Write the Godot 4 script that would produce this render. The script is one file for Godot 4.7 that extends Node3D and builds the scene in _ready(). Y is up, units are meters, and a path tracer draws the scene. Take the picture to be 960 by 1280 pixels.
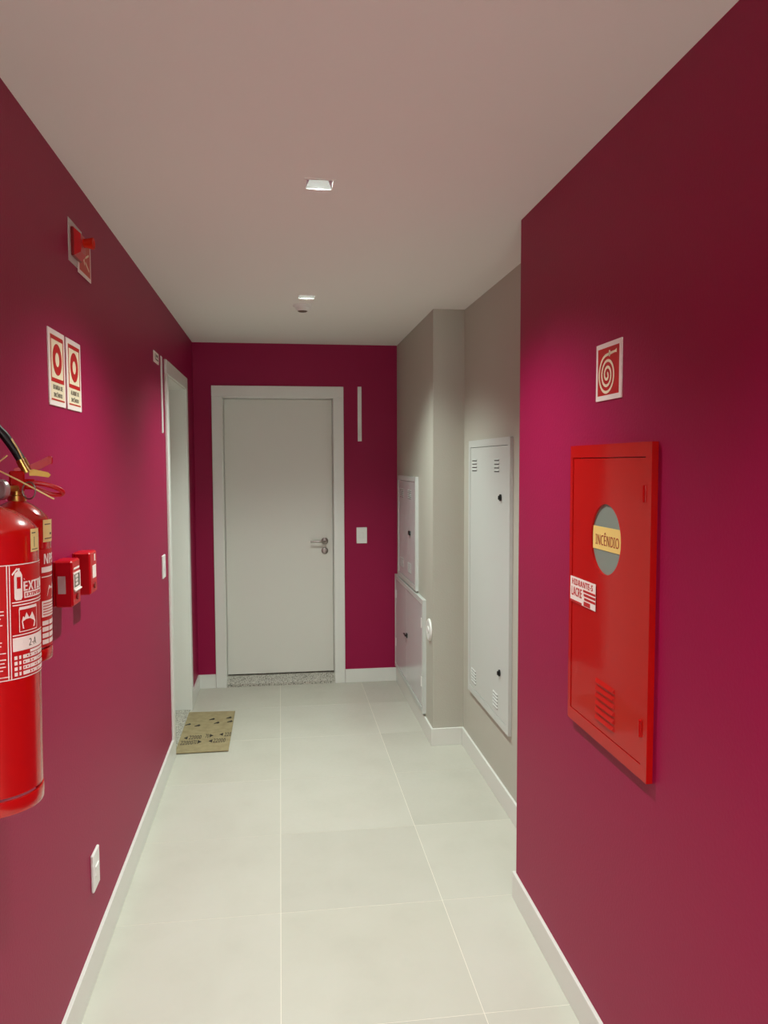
extends Node3D
# A corridor with magenta walls. Everything is placed by (x, y, depth): x to the right, y up, depth metres ahead of the camera (depth = -z).

const XL := -0.608      # left wall
const XR := 0.861       # right wall and column side
const XN := 1.042       # back of the niche in the right wall
const ZB := 5.647       # end wall
const ZC := 4.293       # front of the column
const ZP := 2.704       # end of the magenta right wall
const CEIL := 2.497
const FRONT := -2.6     # wall behind the camera
const SKIRT := 0.101
const SK := 0.012

var M := {}
var rng := RandomNumberGenerator.new()

# ------------------------------------------------------------------ helpers
func P(x: float, y: float, d: float) -> Vector3:
	return Vector3(x, y, -d)

func numbered(parent: Node, called: String) -> String:
	if not parent.has_node(NodePath(called)):
		return called
	var k := 1
	while parent.has_node(NodePath("%s_%03d" % [called, k])):
		k += 1
	return "%s_%03d" % [called, k]

func new_st() -> SurfaceTool:
	var st := SurfaceTool.new()
	st.begin(Mesh.PRIMITIVE_TRIANGLES)
	return st

func hang(called: String, mesh: Mesh, material: Material, parent: Node = self) -> MeshInstance3D:
	var o := MeshInstance3D.new()
	o.name = numbered(parent, called)
	o.mesh = mesh
	for s in mesh.get_surface_count():
		o.set_surface_override_material(s, material)
	parent.add_child(o, true)
	return o

func part(called: String, st: SurfaceTool, material: Material, parent: Node = self, at := Vector3.ZERO) -> MeshInstance3D:
	var o := hang(called, st.commit(), material, parent)
	o.position = at
	if called == "print":   # print too small to pick apart
		o.set_meta("kind", "stuff")
	return o

func tag(o: Node, label: String, category: String, kind := "", group := "") -> Node:
	o.set_meta("label", label)
	o.set_meta("category", category)
	if kind:
		o.set_meta("kind", kind)
	if group:
		o.set_meta("group", group)
	return o

func thing(called: String, label: String, category: String, at: Vector3, turn := 0.0, group := "", kind := "") -> Node3D:
	var o := Node3D.new()
	o.name = numbered(self, called)
	add_child(o, true)
	o.position = at
	o.rotation.y = turn
	tag(o, label, category, kind, group)
	return o

const ON_LEFT := PI / 2     # local +z leaves the wall, local x runs to the right as one faces it
const ON_RIGHT := -PI / 2

func tri(st: SurfaceTool, a: Vector3, b: Vector3, c: Vector3, n: Vector3) -> void:
	if (b - a).cross(c - a).dot(n) > 0.0:
		var t := b
		b = c
		c = t
	for v in [a, b, c]:
		st.set_normal(n)
		st.add_vertex(v)

func quad(st: SurfaceTool, a: Vector3, b: Vector3, c: Vector3, d: Vector3, out: Vector3) -> void:
	var n := (c - a).cross(d - b)
	if n.length() < 1e-12:
		return
	n = n.normalized()
	if n.dot(out) < 0.0:
		n = -n
	tri(st, a, b, c, n)
	tri(st, a, c, d, n)

func squad(st: SurfaceTool, p: Array, n: Array) -> void:   # smooth quad: four points, four normals
	var order := [0, 1, 2, 0, 2, 3]
	var face: Vector3 = (p[1] - p[0]).cross(p[2] - p[0])
	if face.length() < 1e-14:
		face = (p[2] - p[0]).cross(p[3] - p[0])
	if face.dot(n[0] + n[2]) > 0.0:
		order = [0, 2, 1, 0, 3, 2]
	for i in order:
		st.set_normal(n[i])
		st.add_vertex(p[i])

func box(st: SurfaceTool, lo: Vector3, hi: Vector3, c := 0.0) -> void:   # box with chamfered edges
	var mid := (lo + hi) / 2.0
	var half := (hi - lo) / 2.0
	half = half.abs()
	c = minf(c, minf(half.x, minf(half.y, half.z)) * 0.9)
	var corner := func(s: Vector3, k: int) -> Vector3:
		var h := half - Vector3(c, c, c)
		h[k] = half[k]
		return mid + s * h
	for k in 3:
		var l := (k + 1) % 3
		var m := (k + 2) % 3
		for s in [-1.0, 1.0]:
			var q := []
			for e in [[-1.0, -1.0], [1.0, -1.0], [1.0, 1.0], [-1.0, 1.0]]:
				var v := Vector3.ZERO
				v[k] = s
				v[l] = e[0]
				v[m] = e[1]
				q.append(corner.call(v, k))
			var out := Vector3.ZERO
			out[k] = s
			quad(st, q[0], q[1], q[2], q[3], out)
			if c > 0.0:
				for t in [-1.0, 1.0]:
					var v0 := Vector3.ZERO
					v0[k] = s
					v0[l] = t
					v0[m] = -1.0
					var v1 := v0
					v1[m] = 1.0
					var o2 := Vector3.ZERO
					o2[k] = s
					o2[l] = t
					quad(st, corner.call(v0, k), corner.call(v1, k), corner.call(v1, l), corner.call(v0, l), o2)
	if c > 0.0:
		for x in [-1.0, 1.0]:
			for y in [-1.0, 1.0]:
				for z in [-1.0, 1.0]:
					var s := Vector3(x, y, z)
					tri(st, corner.call(s, 0), corner.call(s, 1), corner.call(s, 2), s.normalized())

func wbox(st: SurfaceTool, x0: float, x1: float, y0: float, y1: float, d0: float, d1: float, c := 0.0) -> void:   # box between x, y and depth limits
	box(st, Vector3(minf(x0, x1), minf(y0, y1), -maxf(d0, d1)), Vector3(maxf(x0, x1), maxf(y0, y1), -minf(d0, d1)), c)

func slab(st: SurfaceTool, axis: int, lo: Vector3, hi: Vector3, holes: Array) -> void:   # a slab with rectangular holes through it along the axis; holes are [lo, hi]
	var l := (axis + 1) % 3
	var m := (axis + 2) % 3
	var cl := [lo[l], hi[l]]
	var cm := [lo[m], hi[m]]
	for h in holes:
		cl.append_array([h[0][l], h[1][l]])
		cm.append_array([h[0][m], h[1][m]])
	cl.sort()
	cm.sort()
	for i in cl.size() - 1:
		for j in cm.size() - 1:
			if cl[i + 1] - cl[i] < 1e-6 or cm[j + 1] - cm[j] < 1e-6:
				continue
			var a: float = (cl[i] + cl[i + 1]) / 2.0
			var b: float = (cm[j] + cm[j + 1]) / 2.0
			var open := false
			for h in holes:
				open = open or (a > h[0][l] and a < h[1][l] and b > h[0][m] and b < h[1][m])
			if not open:
				var p := lo
				var q := hi
				p[l] = cl[i]
				q[l] = cl[i + 1]
				p[m] = cm[j]
				q[m] = cm[j + 1]
				box(st, p, q)

func prism(st: SurfaceTool, poly: PackedVector2Array, z0: float, z1: float) -> void:   # a flat outline (x, y) with thickness along z
	var idx := Geometry2D.triangulate_polygon(poly)
	for i in range(0, idx.size(), 3):
		for z in [z0, z1]:
			tri(st, Vector3(poly[idx[i]].x, poly[idx[i]].y, z), Vector3(poly[idx[i + 1]].x, poly[idx[i + 1]].y, z), Vector3(poly[idx[i + 2]].x, poly[idx[i + 2]].y, z), Vector3(0, 0, signf(z - (z0 + z1) / 2.0)))
	var turn := -1.0 if Geometry2D.is_polygon_clockwise(poly) else 1.0
	for i in poly.size():
		var a := poly[i]
		var b := poly[(i + 1) % poly.size()]
		var e := (b - a) * turn
		quad(st, Vector3(a.x, a.y, z0), Vector3(b.x, b.y, z0), Vector3(b.x, b.y, z1), Vector3(a.x, a.y, z1), Vector3(e.y, -e.x, 0))

func oval(cx: float, cy: float, rx: float, ry: float, n := 32) -> PackedVector2Array:
	var o := PackedVector2Array()
	for i in n:
		var a := TAU * i / n
		o.append(Vector2(cx + rx * cos(a), cy + ry * sin(a)))
	return o

func ring(st: SurfaceTool, c: Vector2, r0: float, r1: float, z0: float, z1: float, n := 40) -> void:
	for i in n:
		var a := Vector2.from_angle(TAU * i / n)
		var b := Vector2.from_angle(TAU * (i + 1) / n)
		var p := c + a * r0
		var q := c + b * r0
		var r := c + b * r1
		var s := c + a * r1
		for z in [z0, z1]:
			quad(st, Vector3(p.x, p.y, z), Vector3(q.x, q.y, z), Vector3(r.x, r.y, z), Vector3(s.x, s.y, z), Vector3(0, 0, z - (z0 + z1) / 2.0))
		quad(st, Vector3(s.x, s.y, z0), Vector3(r.x, r.y, z0), Vector3(r.x, r.y, z1), Vector3(s.x, s.y, z1), Vector3(a.x, a.y, 0))
		quad(st, Vector3(p.x, p.y, z0), Vector3(q.x, q.y, z0), Vector3(q.x, q.y, z1), Vector3(p.x, p.y, z1), Vector3(-a.x, -a.y, 0))

func round_hole_plate(st: SurfaceTool, lo: Vector2, hi: Vector2, c: Vector2, r: float, z0: float, z1: float) -> void:   # rectangle with a round hole
	var angles := []
	for i in 48:
		angles.append(TAU * i / 48.0)
	for k in [Vector2(lo.x, lo.y), Vector2(hi.x, lo.y), Vector2(hi.x, hi.y), Vector2(lo.x, hi.y)]:
		angles.append(fposmod((k - c).angle(), TAU))
	angles.sort()
	var edge := func(a: float) -> Vector2:
		var d := Vector2.from_angle(a)
		var t := 1e9
		if absf(d.x) > 1e-9:
			t = minf(t, ((hi.x if d.x > 0 else lo.x) - c.x) / d.x)
		if absf(d.y) > 1e-9:
			t = minf(t, ((hi.y if d.y > 0 else lo.y) - c.y) / d.y)
		return c + d * t
	for i in angles.size():
		var a: float = angles[i]
		var b: float = angles[(i + 1) % angles.size()]
		var p := c + Vector2.from_angle(a) * r
		var q := c + Vector2.from_angle(b) * r
		var s: Vector2 = edge.call(a)
		var t: Vector2 = edge.call(b)
		for z in [z0, z1]:
			quad(st, Vector3(p.x, p.y, z), Vector3(q.x, q.y, z), Vector3(t.x, t.y, z), Vector3(s.x, s.y, z), Vector3(0, 0, z - (z0 + z1) / 2.0))
		var inw := (c - (p + q) / 2.0)
		quad(st, Vector3(p.x, p.y, z0), Vector3(q.x, q.y, z0), Vector3(q.x, q.y, z1), Vector3(p.x, p.y, z1), Vector3(inw.x, inw.y, 0))
		quad(st, Vector3(s.x, s.y, z0), Vector3(t.x, t.y, z0), Vector3(t.x, t.y, z1), Vector3(s.x, s.y, z1), Vector3(-inw.x, -inw.y, 0))

func lathe(st: SurfaceTool, prof: Array, segs := 32, tf := Transform3D()) -> void:   # profile of (radius, height), turned about y
	var ns := []
	for i in prof.size() - 1:
		var e: Vector2 = prof[i + 1] - prof[i]
		ns.append(Vector2(e.y, -e.x).normalized())
	for i in prof.size() - 1:
		var na: Vector2 = ns[i]
		var nb: Vector2 = ns[i]
		if i > 0 and ns[i].dot(ns[i - 1]) > 0.6:
			na = (ns[i] + ns[i - 1]).normalized()
		if i < ns.size() - 1 and ns[i].dot(ns[i + 1]) > 0.6:
			nb = (ns[i] + ns[i + 1]).normalized()
		var a: Vector2 = prof[i]
		var b: Vector2 = prof[i + 1]
		for k in segs:
			var u := TAU * k / segs
			var v := TAU * (k + 1) / segs
			var at := func(p: Vector2, t: float) -> Vector3:
				return tf * Vector3(p.x * sin(t), p.y, p.x * cos(t))
			var no := func(p: Vector2, t: float) -> Vector3:
				return (tf.basis * Vector3(p.x * sin(t), p.y, p.x * cos(t))).normalized()
			squad(st, [at.call(a, u), at.call(a, v), at.call(b, v), at.call(b, u)], [no.call(na, u), no.call(na, v), no.call(nb, v), no.call(nb, u)])

func smooth(pts: Array, n := 6) -> Array:
	var out := []
	for i in pts.size() - 1:
		var p0: Vector3 = pts[maxi(i - 1, 0)]
		var p3: Vector3 = pts[mini(i + 2, pts.size() - 1)]
		for k in n:
			out.append((pts[i] as Vector3).cubic_interpolate(pts[i + 1], p0, p3, float(k) / n))
	out.append(pts[-1])
	return out

func tube(st: SurfaceTool, pts: Array, r: float, segs := 10, flat := 1.0) -> void:
	var side := Vector3.ZERO
	var rings := []
	for i in pts.size():
		var d: Vector3 = (pts[mini(i + 1, pts.size() - 1)] - pts[maxi(i - 1, 0)]).normalized()
		if side == Vector3.ZERO:
			side = d.cross(Vector3.UP if absf(d.y) < 0.9 else Vector3.RIGHT).normalized()
		side = (side - d * side.dot(d)).normalized()
		var up := d.cross(side)
		var row := []
		for k in segs:
			var a := TAU * k / segs
			row.append([pts[i] + side * cos(a) * r + up * sin(a) * r * flat, (side * cos(a) + up * sin(a)).normalized()])
		rings.append(row)
		if i == 0 or i == pts.size() - 1:
			for k in segs:
				tri(st, pts[i], row[k][0], row[(k + 1) % segs][0], -d if i == 0 else d)
				if k == segs - 1:
					break
			# last wedge needs the finished row
			var lastk: Vector3 = row[segs - 1][0]
			tri(st, pts[i], lastk, row[0][0], -d if i == 0 else d)
	for i in pts.size() - 1:
		for k in segs:
			var l := (k + 1) % segs
			squad(st, [rings[i][k][0], rings[i][l][0], rings[i + 1][l][0], rings[i + 1][k][0]], [rings[i][k][1], rings[i][l][1], rings[i + 1][l][1], rings[i + 1][k][1]])

func lettering(s: String, w: float, h: float, depth := 0.0005, bold := true, bend := 0.0, at := Vector2.ZERO) -> ArrayMesh:
	# print as thin raised letters, fitted into w x h around `at`, wrapped round a cylinder of radius `bend` if given
	var f := SystemFont.new()
	f.font_names = PackedStringArray(["Droid Sans"])
	f.font_weight = 700 if bold else 400
	var t := TextMesh.new()
	t.font = f
	t.text = s
	t.font_size = 48
	t.pixel_size = 0.01
	t.depth = 0.1
	t.curve_step = 2.0
	var src := t.get_mesh_arrays()
	var vs: PackedVector3Array = src[Mesh.ARRAY_VERTEX]
	var lo := Vector3(1e9, 1e9, 1e9)
	var hi := -lo
	for v in vs:
		lo = lo.min(v)
		hi = hi.max(v)
	var size := hi - lo
	if w <= 0.0:
		w = h * size.x / size.y
	var arr := []
	arr.resize(Mesh.ARRAY_MAX)
	var ns: PackedVector3Array = src[Mesh.ARRAY_NORMAL]
	var ov := PackedVector3Array()
	var on := PackedVector3Array()
	for i in vs.size():
		var v := vs[i]
		var q := Vector3(((v.x - lo.x) / size.x - 0.5) * w + at.x, ((v.y - lo.y) / size.y - 0.5) * h + at.y, (v.z - lo.z) / maxf(size.z, 1e-6) * depth)
		var n := ns[i]
		if bend > 0.0:
			var a := q.x / bend
			q = Vector3((bend + q.z) * sin(a), q.y, (bend + q.z) * cos(a))
			n = Vector3(n.x * cos(a) + n.z * sin(a), n.y, n.z * cos(a) - n.x * sin(a))
		ov.append(q)
		on.append(n)
	arr[Mesh.ARRAY_VERTEX] = ov
	arr[Mesh.ARRAY_NORMAL] = on
	arr[Mesh.ARRAY_INDEX] = src[Mesh.ARRAY_INDEX]
	var m := ArrayMesh.new()
	m.add_surface_from_arrays(Mesh.PRIMITIVE_TRIANGLES, arr)
	return m

func write(called: String, s: String, material: Material, parent: Node, at: Vector3, w: float, h: float, bold := true) -> MeshInstance3D:
	var o := hang(called, lettering(s, w, h, 0.0005, bold), material, parent)
	o.position = at
	return o

func wrapped(st: SurfaceTool, R: float, x0: float, x1: float, y0: float, y1: float, lift: float) -> void:   # a thin patch wrapped round a cylinder; x is arc length
	var n := maxi(1, ceili((x1 - x0) / R / 0.12))
	for i in n:
		var a := (x0 + (x1 - x0) * i / n) / R
		var b := (x0 + (x1 - x0) * (i + 1) / n) / R
		var r := R + lift
		var na := Vector3(sin(a), 0, cos(a))
		var nb := Vector3(sin(b), 0, cos(b))
		squad(st, [na * r + Vector3(0, y0, 0), nb * r + Vector3(0, y0, 0), nb * r + Vector3(0, y1, 0), na * r + Vector3(0, y1, 0)], [na, nb, nb, na])

func wrapped_poly(st: SurfaceTool, R: float, poly: PackedVector2Array, lift: float) -> void:
	var idx := Geometry2D.triangulate_polygon(poly)
	for i in range(0, idx.size(), 3):
		var q := []
		for k in 3:
			var p := poly[idx[i + k]]
			var a := p.x / R
			q.append(Vector3((R + lift) * sin(a), p.y, (R + lift) * cos(a)))
		tri(st, q[0], q[1], q[2], ((q[0] + q[1] + q[2]) * Vector3(1, 0, 1)).normalized())

# ------------------------------------------------------------------ materials
func paint(called: String, srgb: Color, rough: float, metal := 0.0, coat := 0.0) -> StandardMaterial3D:
	var m := StandardMaterial3D.new()
	m.resource_name = called
	m.albedo_color = srgb
	m.roughness = rough
	m.metallic = metal
	if coat > 0.0:
		m.clearcoat_enabled = true
		m.clearcoat = coat
		m.clearcoat_roughness = 0.08
	M[called] = m
	return m

func noise_tex(freq: float, seed_: int, octaves: int, ramp: Array, size := 512) -> NoiseTexture2D:
	var n := FastNoiseLite.new()
	n.seed = seed_
	n.noise_type = FastNoiseLite.TYPE_SIMPLEX_SMOOTH
	n.frequency = freq
	n.fractal_octaves = octaves
	var t := NoiseTexture2D.new()
	t.width = size
	t.height = size
	t.seamless = true
	t.noise = n
	if ramp.size():
		var g := Gradient.new()
		g.offsets = PackedFloat32Array(ramp[0])
		g.colors = PackedColorArray(ramp[1])
		t.color_ramp = g
	return t

func stippled(m: StandardMaterial3D, freq: float, scale: float, per_metre: float) -> void:   # fine relief of a painted surface
	m.heightmap_enabled = true
	m.heightmap_texture = noise_tex(freq, 11, 3, [])
	m.heightmap_scale = scale
	m.uv1_triplanar = true
	m.uv1_world_triplanar = true
	m.uv1_scale = Vector3.ONE * per_metre

func make_materials() -> void:
	stippled(paint("magenta_paint", Color8(152, 8, 67), 0.5), 0.06, 0.03, 2.5)
	M.magenta_paint.metallic_specular = 0.35
	stippled(paint("grey_paint", Color8(188, 185, 173), 0.6), 0.06, 0.03, 2.5)
	stippled(paint("ceiling_paint", Color8(241, 240, 234), 0.85), 0.05, 0.02, 2.0)
	paint("white_lacquer", Color8(226, 226, 220), 0.32)
	paint("door_white", Color8(222, 220, 212), 0.42)
	paint("white_plastic", Color8(232, 232, 228), 0.3)
	paint("white_metal", Color8(206, 210, 206), 0.3)
	paint("cabinet_door_white", Color8(206, 205, 206), 0.22)
	paint("shadow_gap", Color8(40, 40, 40), 0.8)
	paint("black_plastic", Color8(18, 18, 18), 0.4)
	paint("grey_print", Color8(120, 112, 100), 0.6)
	paint("pale_grey", Color8(196, 192, 186), 0.5)
	paint("red_metal", Color8(184, 9, 6), 0.5, 0.0, 0.45)
	M.red_metal.metallic_specular = 0.2
	M.red_metal.clearcoat_roughness = 0.07
	paint("red_gloss", Color8(186, 12, 6), 0.25, 0.0, 0.8)
	paint("red_plastic", Color8(190, 8, 22), 0.3)
	paint("dark_red_plastic", Color8(132, 5, 12), 0.35)
	paint("lamp_red", Color8(200, 40, 22), 0.2)
	paint("sign_red", Color8(188, 12, 16), 0.45)
	paint("faded_red", Color8(196, 70, 50), 0.5)
	paint("sign_cream", Color8(236, 222, 190), 0.5)
	paint("sign_white", Color8(240, 226, 220), 0.45)
	paint("yellow_label", Color8(238, 204, 120), 0.5)
	paint("label_red_ink", Color8(150, 34, 14), 0.6)
	paint("pale_yellow", Color8(232, 208, 138), 0.5)
	paint("tie_yellow", Color8(226, 186, 70), 0.4)
	paint("rubber", Color8(16, 18, 18), 0.45)
	paint("brass", Color8(200, 168, 92), 0.3, 1.0)
	paint("chrome", Color8(205, 205, 205), 0.16, 1.0)
	paint("gauge_metal", Color8(206, 206, 202), 0.3, 0.55)
	paint("steel", Color8(150, 140, 136), 0.3, 1.0)
	paint("dark_ink", Color8(36, 30, 26), 0.7)
	paint("faint_ink", Color8(82, 70, 52), 0.7)
	paint("brown_ink", Color8(96, 84, 70), 0.7)
	paint("grout", Color8(234, 228, 215), 0.8)
	paint("cabinet_inside", Color8(150, 152, 146), 0.6)
	var glass := paint("misty_glass", Color(0.58, 0.62, 0.58, 0.72), 0.12)
	glass.transparency = BaseMaterial3D.TRANSPARENCY_ALPHA
	var gauge := paint("gauge_glass", Color(0.95, 0.97, 0.97, 0.15), 0.05)
	gauge.transparency = BaseMaterial3D.TRANSPARENCY_ALPHA
	var refl := paint("reflector", Color8(214, 222, 224), 0.22, 1.0)
	refl.metallic_specular = 0.6
	var lens := paint("lamp_lens", Color8(235, 245, 245), 0.4)
	lens.emission_enabled = true
	lens.emission = Color(0.74, 0.93, 0.97)
	lens.emission_energy_multiplier = 1.0
	# porcelain tiles: three tones of one cloudy cement look
	var cloud := noise_tex(0.006, 5, 5, [[0.0, 0.35, 0.65, 1.0], [Color(0.965, 0.965, 0.96), Color(0.985, 0.985, 0.98), Color(0.993, 0.993, 0.99), Color(1, 1, 1)]])
	var fine := noise_tex(0.08, 8, 4, [[0.0, 1.0], [Color(0.30, 0.30, 0.30), Color(0.46, 0.46, 0.46)]])
	for i in 3:
		var t := paint("tile_%d" % i, [Color8(198, 195, 183), Color8(195, 192, 181), Color8(200, 197, 186)][i], 1.0)
		t.albedo_texture = cloud
		t.roughness_texture = fine
		t.roughness = 1.0
		t.uv1_triplanar = true
		t.uv1_world_triplanar = true
		t.uv1_scale = Vector3.ONE * 0.9
		t.uv1_offset = Vector3(0.37 * i, 0, 0.21 * i)
	var gr := paint("granite", Color.WHITE, 0.3)
	gr.albedo_texture = noise_tex(0.05, 21, 3, [[0.0, 0.36, 0.44, 0.52, 0.62, 0.72, 1.0], [Color8(96, 92, 84), Color8(126, 122, 113), Color8(182, 178, 166), Color8(198, 194, 184), Color8(214, 210, 200), Color8(140, 134, 122), Color8(96, 90, 82)]])
	gr.uv1_triplanar = true
	gr.uv1_world_triplanar = true
	gr.uv1_scale = Vector3.ONE * 2.2
	var card := paint("cardboard", Color.WHITE, 0.85)
	card.albedo_texture = noise_tex(0.02, 31, 4, [[0.0, 0.5, 1.0], [Color8(146, 130, 96), Color8(156, 141, 105), Color8(166, 151, 114)]])
	card.uv1_triplanar = true
	card.uv1_world_triplanar = true
	card.uv1_scale = Vector3(1.5, 1.5, 1.5)

# ------------------------------------------------------------------ the scene
func _ready() -> void:
	rng.seed = 7
	var cam := Camera3D.new()
	cam.name = "camera"
	cam.fov = 67.34
	cam.near = 0.05
	cam.far = 40.0
	cam.position = Vector3(0, 1.6356, 0)
	cam.rotation = Vector3(-0.0634, -0.1341, -0.0034)
	add_child(cam)
	cam.current = true
	var we := WorldEnvironment.new()
	we.name = "environment"
	var env := Environment.new()
	env.background_mode = Environment.BG_COLOR
	env.background_color = Color(0.95, 1.0, 0.98)
	env.background_energy_multiplier = 12.0  # sky light that enters through the unseen window behind the viewer
	env.tonemap_mode = Environment.TONE_MAPPER_LINEAR
	env.tonemap_exposure = 0.69
	env.sdfgi_enabled = true
	env.ssao_enabled = true
	env.ssil_enabled = true
	we.environment = env
	add_child(we)
	make_materials()
	shell()
	doors()
	lamps()
	right_wall_things()
	niche_things()
	left_wall_things()
	small_things()

const LAMP_SPOTS := [[0.131, 2.44], [0.146, 4.06], [0.131, 0.45], [0.131, -0.8]]  # first two seen; last two out of view, placed to light the near end
const LH := 0.041   # half width of a lamp opening

func shell() -> void:
	# floor: a bed of grout with tiles on it
	var st := new_st()
	wbox(st, XL - 0.26, 1.2, -0.12, -0.0007, FRONT - 0.15, ZB + 0.3)
	var fl := part("floor", st, M.grout)
	tag(fl, "pale cement-look tiled corridor floor with light joints", "floor", "structure")
	var xs := [-0.616, -0.016, 0.584, 1.184]
	for r in range(-8, 6):
		var z0 := 2.131 + 0.6 * r
		var z1 := z0 + 0.6
		for c in 3:
			var x0: float = maxf(xs[c], XL)
			var x1: float = minf(xs[c + 1], XR if (z1 < ZP + 0.1 or z0 > ZC) else XN)
			var a := maxf(z0, FRONT)
			var b := minf(z1, ZB)
			if b - a < 0.01:
				continue
			st = new_st()
			var g := 0.0011
			wbox(st, x0 + g, x1 - g, -0.0007, rng.randf_range(-0.0002, 0.0), a + g, b - g, 0.0002)
			part("tile", st, M["tile_%d" % rng.randi_range(0, 2)], fl)
	# ceiling with the openings of the lamps
	st = new_st()
	var holes := []
	for s in LAMP_SPOTS:
		holes.append([P(s[0] - LH, CEIL, s[1] + LH), P(s[0] + LH, CEIL + 0.1, s[1] - LH)])
	slab(st, 1, P(XL - 0.16, CEIL, ZB + 0.3), P(1.2, CEIL + 0.1, FRONT - 0.15), holes)
	tag(part("ceiling", st, M.ceiling_paint), "smooth off-white corridor ceiling with recessed square lamps", "ceiling", "structure")
	# walls
	st = new_st()
	slab(st, 0, P(XL - 0.15, 0, ZB + 0.15), P(XL, CEIL, FRONT), [[P(XL - 0.15, -1, 5.163), P(XL, 2.135, 4.317)]])
	wbox(st, XL - 0.25, XL - 0.185, -0.01, CEIL, 4.1, 5.4)  # added boxes behind the side doorway that keep sky light out
	for e in [[4.1, 4.317], [5.163, 5.4]]:
		wbox(st, XL - 0.185, XL - 0.15, -0.01, CEIL, e[0], e[1])
	wbox(st, XL - 0.185, XL - 0.15, 2.13, CEIL, 4.317, 5.163)
	tag(part("wall_left", st, M.magenta_paint), "long magenta wall on the side of the fire extinguishers", "wall", "structure")
	st = new_st()
	slab(st, 2, P(XL, 0, ZB + 0.15), P(XR, CEIL, ZB), [[P(-0.423, -1, ZB + 0.15), P(0.41, 2.13, ZB)]])
	wbox(st, XL - 0.16, 1.2, -0.01, CEIL, ZB + 0.15, ZB + 0.2)   # added backing behind the leaf that keeps sky light out
	tag(part("wall_back", st, M.magenta_paint), "dark magenta end wall around the closed white door", "wall", "structure")
	st = new_st()
	slab(st, 0, P(XR, 0, ZP), P(1.2, CEIL, FRONT), [[P(XR, 0.906, 2.132), P(1.2, 1.654, 1.701)]])
	tag(part("wall_right", st, M.magenta_paint), "magenta wall carrying the red fire hose cabinet", "wall", "structure")
	st = new_st()
	wbox(st, XN, 1.2, 0, CEIL, ZP, ZC)
	tag(part("wall_niche", st, M.grey_paint), "grey-beige recessed wall behind the tall white utility panel", "wall", "structure")
	st = new_st()
	wbox(st, XR, 1.2, 0, CEIL, ZC, ZB + 0.15)
	tag(part("wall_column", st, M.grey_paint), "grey-beige pier carrying the meter cabinets beside the end wall", "wall", "structure")
	st = new_st()
	slab(st, 2, P(XL - 0.15, 0, FRONT), P(1.2, CEIL, FRONT - 0.15), [[P(-0.5, 0.3, FRONT + 1), P(0.76, 2.25, FRONT - 1)]])
	tag(part("wall_front", st, M.grey_paint), "grey-beige wall with an unseen window, closing the corridor out of view behind the viewer", "wall", "structure")
	var win := thing("window_1", "unseen white-framed window behind the viewer, placed to light the corridor", "window", P(0.13, 0.3, FRONT - 0.08), PI, "", "structure")  # unseen; lets in light for surfaces that face the viewer
	st = new_st()
	slab(st, 2, Vector3(-0.63, 0, -0.03), Vector3(0.63, 1.95, 0.03), [[Vector3(-0.59, 0.04, -1), Vector3(-0.015, 1.91, 1)], [Vector3(0.015, 0.04, -1), Vector3(0.59, 1.91, 1)]])
	part("window_frame", st, M.white_lacquer, win)
	for s in [-1.0, 1.0]:
		st = new_st()
		box(st, Vector3(s * 0.3025 - 0.2875, 0.04, -0.003), Vector3(s * 0.3025 + 0.2875, 1.91, 0.003))
		part("pane", st, M.gauge_glass, win)
	# skirting boards
	var boards := [
		["baseboard_left", [[XL, XL + SK, FRONT, 4.263]], "white skirting board along the extinguisher wall up to the open doorway"],
		["baseboard_corner", [[XL, XL + SK, 5.217, ZB - SK]], "short white skirting piece between the side doorway and the end wall"],
		["baseboard_end", [[XL, -0.482, ZB - SK, ZB]], "short white skirting board on the end wall beside the hinge side of the door"],
		["baseboard_back", [[0.467, XR, ZB - SK, ZB]], "white skirting board under the light switch on the end wall"],
		["baseboard_column", [[XR - SK, XR, ZC, ZB - SK], [XR - SK, XN - SK, ZC - SK, ZC]], "white skirting board wrapping the grey pier under the meter cabinets"],
		["baseboard_niche", [[XN - SK, XN, ZP + SK, ZC]], "white skirting board below the tall utility panel in the niche"],
		["baseboard_right", [[XR - SK, XR, FRONT, ZP + SK], [XR, XN, ZP, ZP + SK]], "white skirting board below the red fire hose cabinet"],
	]
	for b in boards:
		st = new_st()
		var top: float = 0.117 if b[0] == "baseboard_left" else SKIRT
		for s in b[1]:
			wbox(st, s[0], s[1], 0, top, s[2], s[3], 0.0015)
		tag(part(b[0], st, M.white_lacquer), b[2], "baseboard", "structure")

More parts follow.
